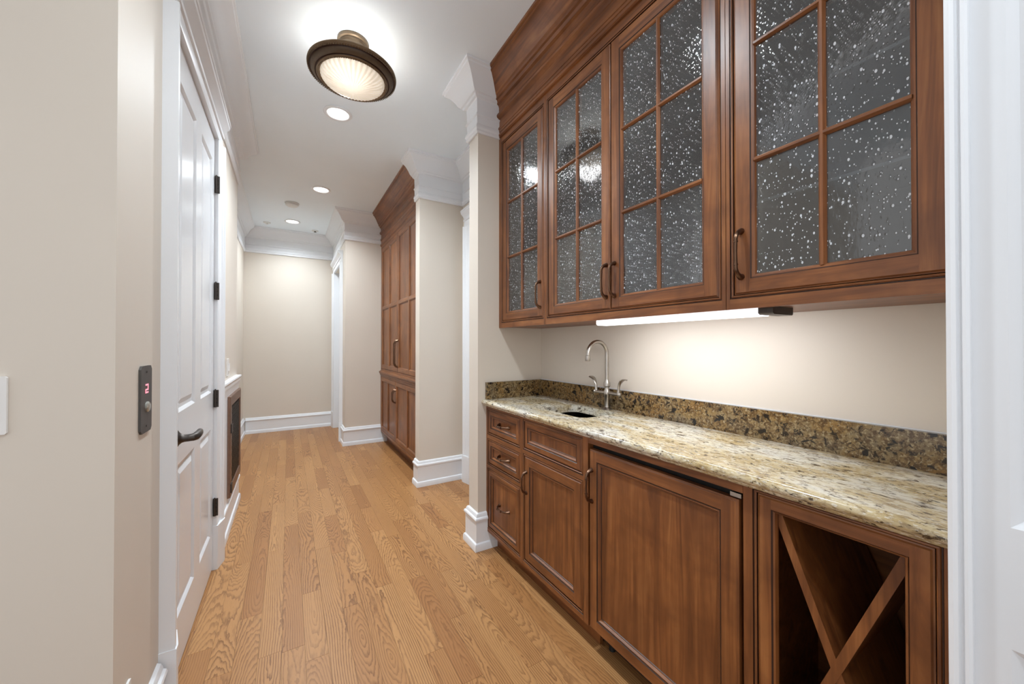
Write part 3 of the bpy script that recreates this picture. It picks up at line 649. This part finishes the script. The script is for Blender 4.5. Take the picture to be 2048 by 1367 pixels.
B().prism([(XT+.018, .869), (XT-.006, .869), (XT-.012, .880), (XT-.010, .888), (XT-.022, .900), (XT-.026, .912), (XT-.024, .922), (XT-.010, .926), (XT-.006, .934), (XT+.018, .934)], 'y', ty0, ty1).build('waist_moulding', 'wh', tc, ang=20)
bx(XT+.075, XT+.095, ty0, ty1, 0, .1345).build('toe_kick', 'wh', tc)
def tdoor(u0, u1, v0, v1, cols, rows, X0, fwid):
    holes = []
    us = [u0+fwid] + sum([[q-.016, q+.016] for q in cols], []) + [u1-fwid]; vs = [v0+fwid] + sum([[q-.016, q+.016] for q in rows], []) + [v1-fwid]
    for i in range(0, len(us), 2):
        for j in range(0, len(vs), 2): holes.append((us[i], us[i+1], vs[j], vs[j+1]))
    g = .0025
    return B().framed(mR(X0), u0+g, u1-g, v0+g, v1-g, holes, TPN, .0185, edge=((0, -.003), (.003, 0)), ringm=[None, None, None, 2]).build('door', ['wv', 'wh', 'glaze'], tc, ang=20)
d = tdoor(4.247, 5.085, .955, 2.520, [4.665], [1.735], XT-.001, .050); pull(d, XT-.001, 4.275, 1.165, .285, True, .036, .0062)
d = tdoor(3.452, 4.245, .955, 2.520, [3.800], [1.735], XT-.001, .050); pull(d, XT-.001, 4.217, 1.165, .285, True, .036, .0062)
d = tdoor(4.326, 5.085, .165, .845, [4.72], [], XT-.005, .045); pull(d, XT-.005, 4.352, .680, .135, True, .034)
d = tdoor(3.500, 4.324, .165, .845, [3.85], [], XT-.005, .045); pull(d, XT-.005, 4.298, .680, .135, True, .034)

# ------------------------------------------------------------------ ceiling fixtures
def spot(parent, loc, energy, blend=1.0, angle=154, rad=.07, col=(.83, .925, 1)):
    l = bpy.data.lights.new('lamp_light', 'SPOT'); l.energy = energy; l.spot_size = math.radians(angle); l.spot_blend = blend; l.shadow_soft_size = rad; l.color = col
    o = bpy.data.objects.new('lamp_light', l); COL.objects.link(o); o.parent = parent; o.location = Vector(loc) - parent.location
    return o
def downlight(x, y, label, e=1.0):
    r = empty('recessed_light', (x, y, CE-.012), label, 'ceiling light', 'recessed ceiling lights')
    B().lathe([(.070, -.0005), (.094, -.0005), (.096, -.004), (.092, -.008), (.082, -.010), (.074, -.009), (.070, -.005), (.070, -.0005)], (x, y, CE), 'z', 40, cap=False).build('trim_ring', 'white', r)
    B().lathe([(.0695, -.0005), (.0695, -.0025), (.05, -.003), (0, -.0035)], (x, y, CE), 'z', 40).build('lens', 'lens', r, label='glowing lens')
    spot(r, (x, y, CE-.03), LAMP['down']*e)
downlight(.302, 2.965, 'lit recessed ceiling light just beyond the bronze flush lamp', 1.5)
downlight(.296, 4.515, 'second lit recessed ceiling light from the bronze lamp', 1.1)
downlight(.040, 5.89, 'lit recessed ceiling light nearest the far wall', .85)
downlight(.30, 1.15, 'recessed ceiling light before the bronze lamp, out of view', .8)
downlight(.30, -.40, 'recessed ceiling light behind the viewer, out of view', .6)
fx2, fy2 = .302, 2.222
fm = empty('flush_mount_lamp', (fx2, fy2, 2.67), 'round bronze semi flush ceiling lamp with ribbed glass bowl', 'ceiling lamp')
B().lathe([(.0, -.0005), (.080, -.0005), (.082, -.008), (.080, -.016), (.072, -.020), (.073, -.030), (.068, -.036), (.070, -.060), (.066, -.085), (.060, -.092), (.062, -.110), (.058, -.130), (.05, -.140), (.0, -.142)], (fx2, fy2, CE), 'z', 40).build('canopy', 'brass', fm, label='antique brass canopy and stem')
rz = 2.758
rp = [(.203, .022), (.212, .020), (.219, .014), (.221, .006), (.218, -.002), (.212, -.005), (.210, -.003), (.207, -.003), (.205, -.009), (.199, -.018), (.191, -.024), (.184, -.026), (.182, -.023), (.179, -.023), (.178, -.029), (.174, -.034), (.168, -.036), (.163, -.033), (.160, -.028), (.160, .0), (.203, .022)]
rp = [(r_*1.03, z_) for r_, z_ in rp]
b = B().lathe(rp, (fx2, fy2, rz), 'z', 96, m=[1, 1, 1, 1, 1, 2, 2, 2, 0, 0, 0, 2, 2, 2, 1, 1, 1, 1, 0, 0], cap=False)
b.build('ring', ['lamp', 'lampband', 'glaze'], fm, label='moulded dark bronze ring', ang=38)
b = B()
for r_, z_, nn in ((.2230, -.0055, 110), (.1741, -.0365, 96)):
    for k in range(nn):
        a = 2*math.pi*k/nn; q = .0042
        p = Vector((fx2+r_*math.cos(a), fy2+r_*math.sin(a), rz+z_))
        i = b.add([p+Vector(v) for v in ((q, 0, 0), (-q, 0, 0), (0, q, 0), (0, -q, 0), (0, 0, q), (0, 0, -q))])
        for t_ in ((0, 2, 4), (2, 1, 4), (1, 3, 4), (3, 0, 4), (2, 0, 5), (1, 2, 5), (3, 1, 5), (0, 3, 5)): b.face([i+j for j in t_])
b.build('beading', 'brass', fm, kind='stuff', label='fine beaded edge')
pr = [(.1645, -.020), (.163, -.030), (.155, -.042), (.134, -.056), (.100, -.068), (.065, -.076), (.03, -.080), (.0, -.081)]
B().lathe(pr, (fx2, fy2, rz), 'z', 96, wob=[0, .012, .02, .03, .04, .05, .05, 0], cap=False).build('glass_bowl', 'bowl', fm, label='glowing ribbed glass bowl', ang=80)
for k in range(3):
    l = bpy.data.lights.new('bulb_light', 'POINT'); l.energy = LAMP['flush']/3; l.shadow_soft_size = .035; l.color = (.94, .97, 1)
    o = bpy.data.objects.new('bulb_light', l); COL.objects.link(o); o.parent = fm
    o.location = Vector((fx2+.115*math.cos(2.1*k+.6), fy2+.115*math.sin(2.1*k+.6), rz+.004)) - fm.location
spot(fm, (fx2, fy2, rz-.09), LAMP['flush']*7.5, 1.0, 165, .10, (.95, .965, 1))
sd = empty('smoke_detector', (.03, 5.13, CE-.04), 'round white smoke detector on the ceiling', 'smoke detector')
B().lathe([(.075, -.0005), (.075, -.010), (.068, -.012), (.066, -.030), (.055, -.038), (.030, -.040), (0, -.040)], (.03, 5.13, CE), 'z', 36).build('housing', 'plastic', sd)
B().lathe([(.012, 0), (.012, -.003), (0, -.004)], (.03, 5.10, CE-.0395), 'z', 14).build('test_button', 'plate', sd)
for x, y, lb in ((-.26, 6.12, 'white sprinkler cover near the far left ceiling corner'), (.33, 6.20, 'white sprinkler head with dark center near the far ceiling moulding')):
    sp = empty('ceiling_sprinkler', (x, y, CE-.02), lb, 'sprinkler')
    B().lathe([(.045, -.0005), (.045, -.006), (.030, -.010), (0, -.011)], (x, y, CE), 'z', 28).build('escutcheon', 'plastic', sp)
    B().lathe([(.012, 0), (.010, -.010), (.020, -.012), (0, -.014)], (x, y, CE-.0105), 'z', 12).build('deflector', 'black' if x > 0 else 'plastic', sp)
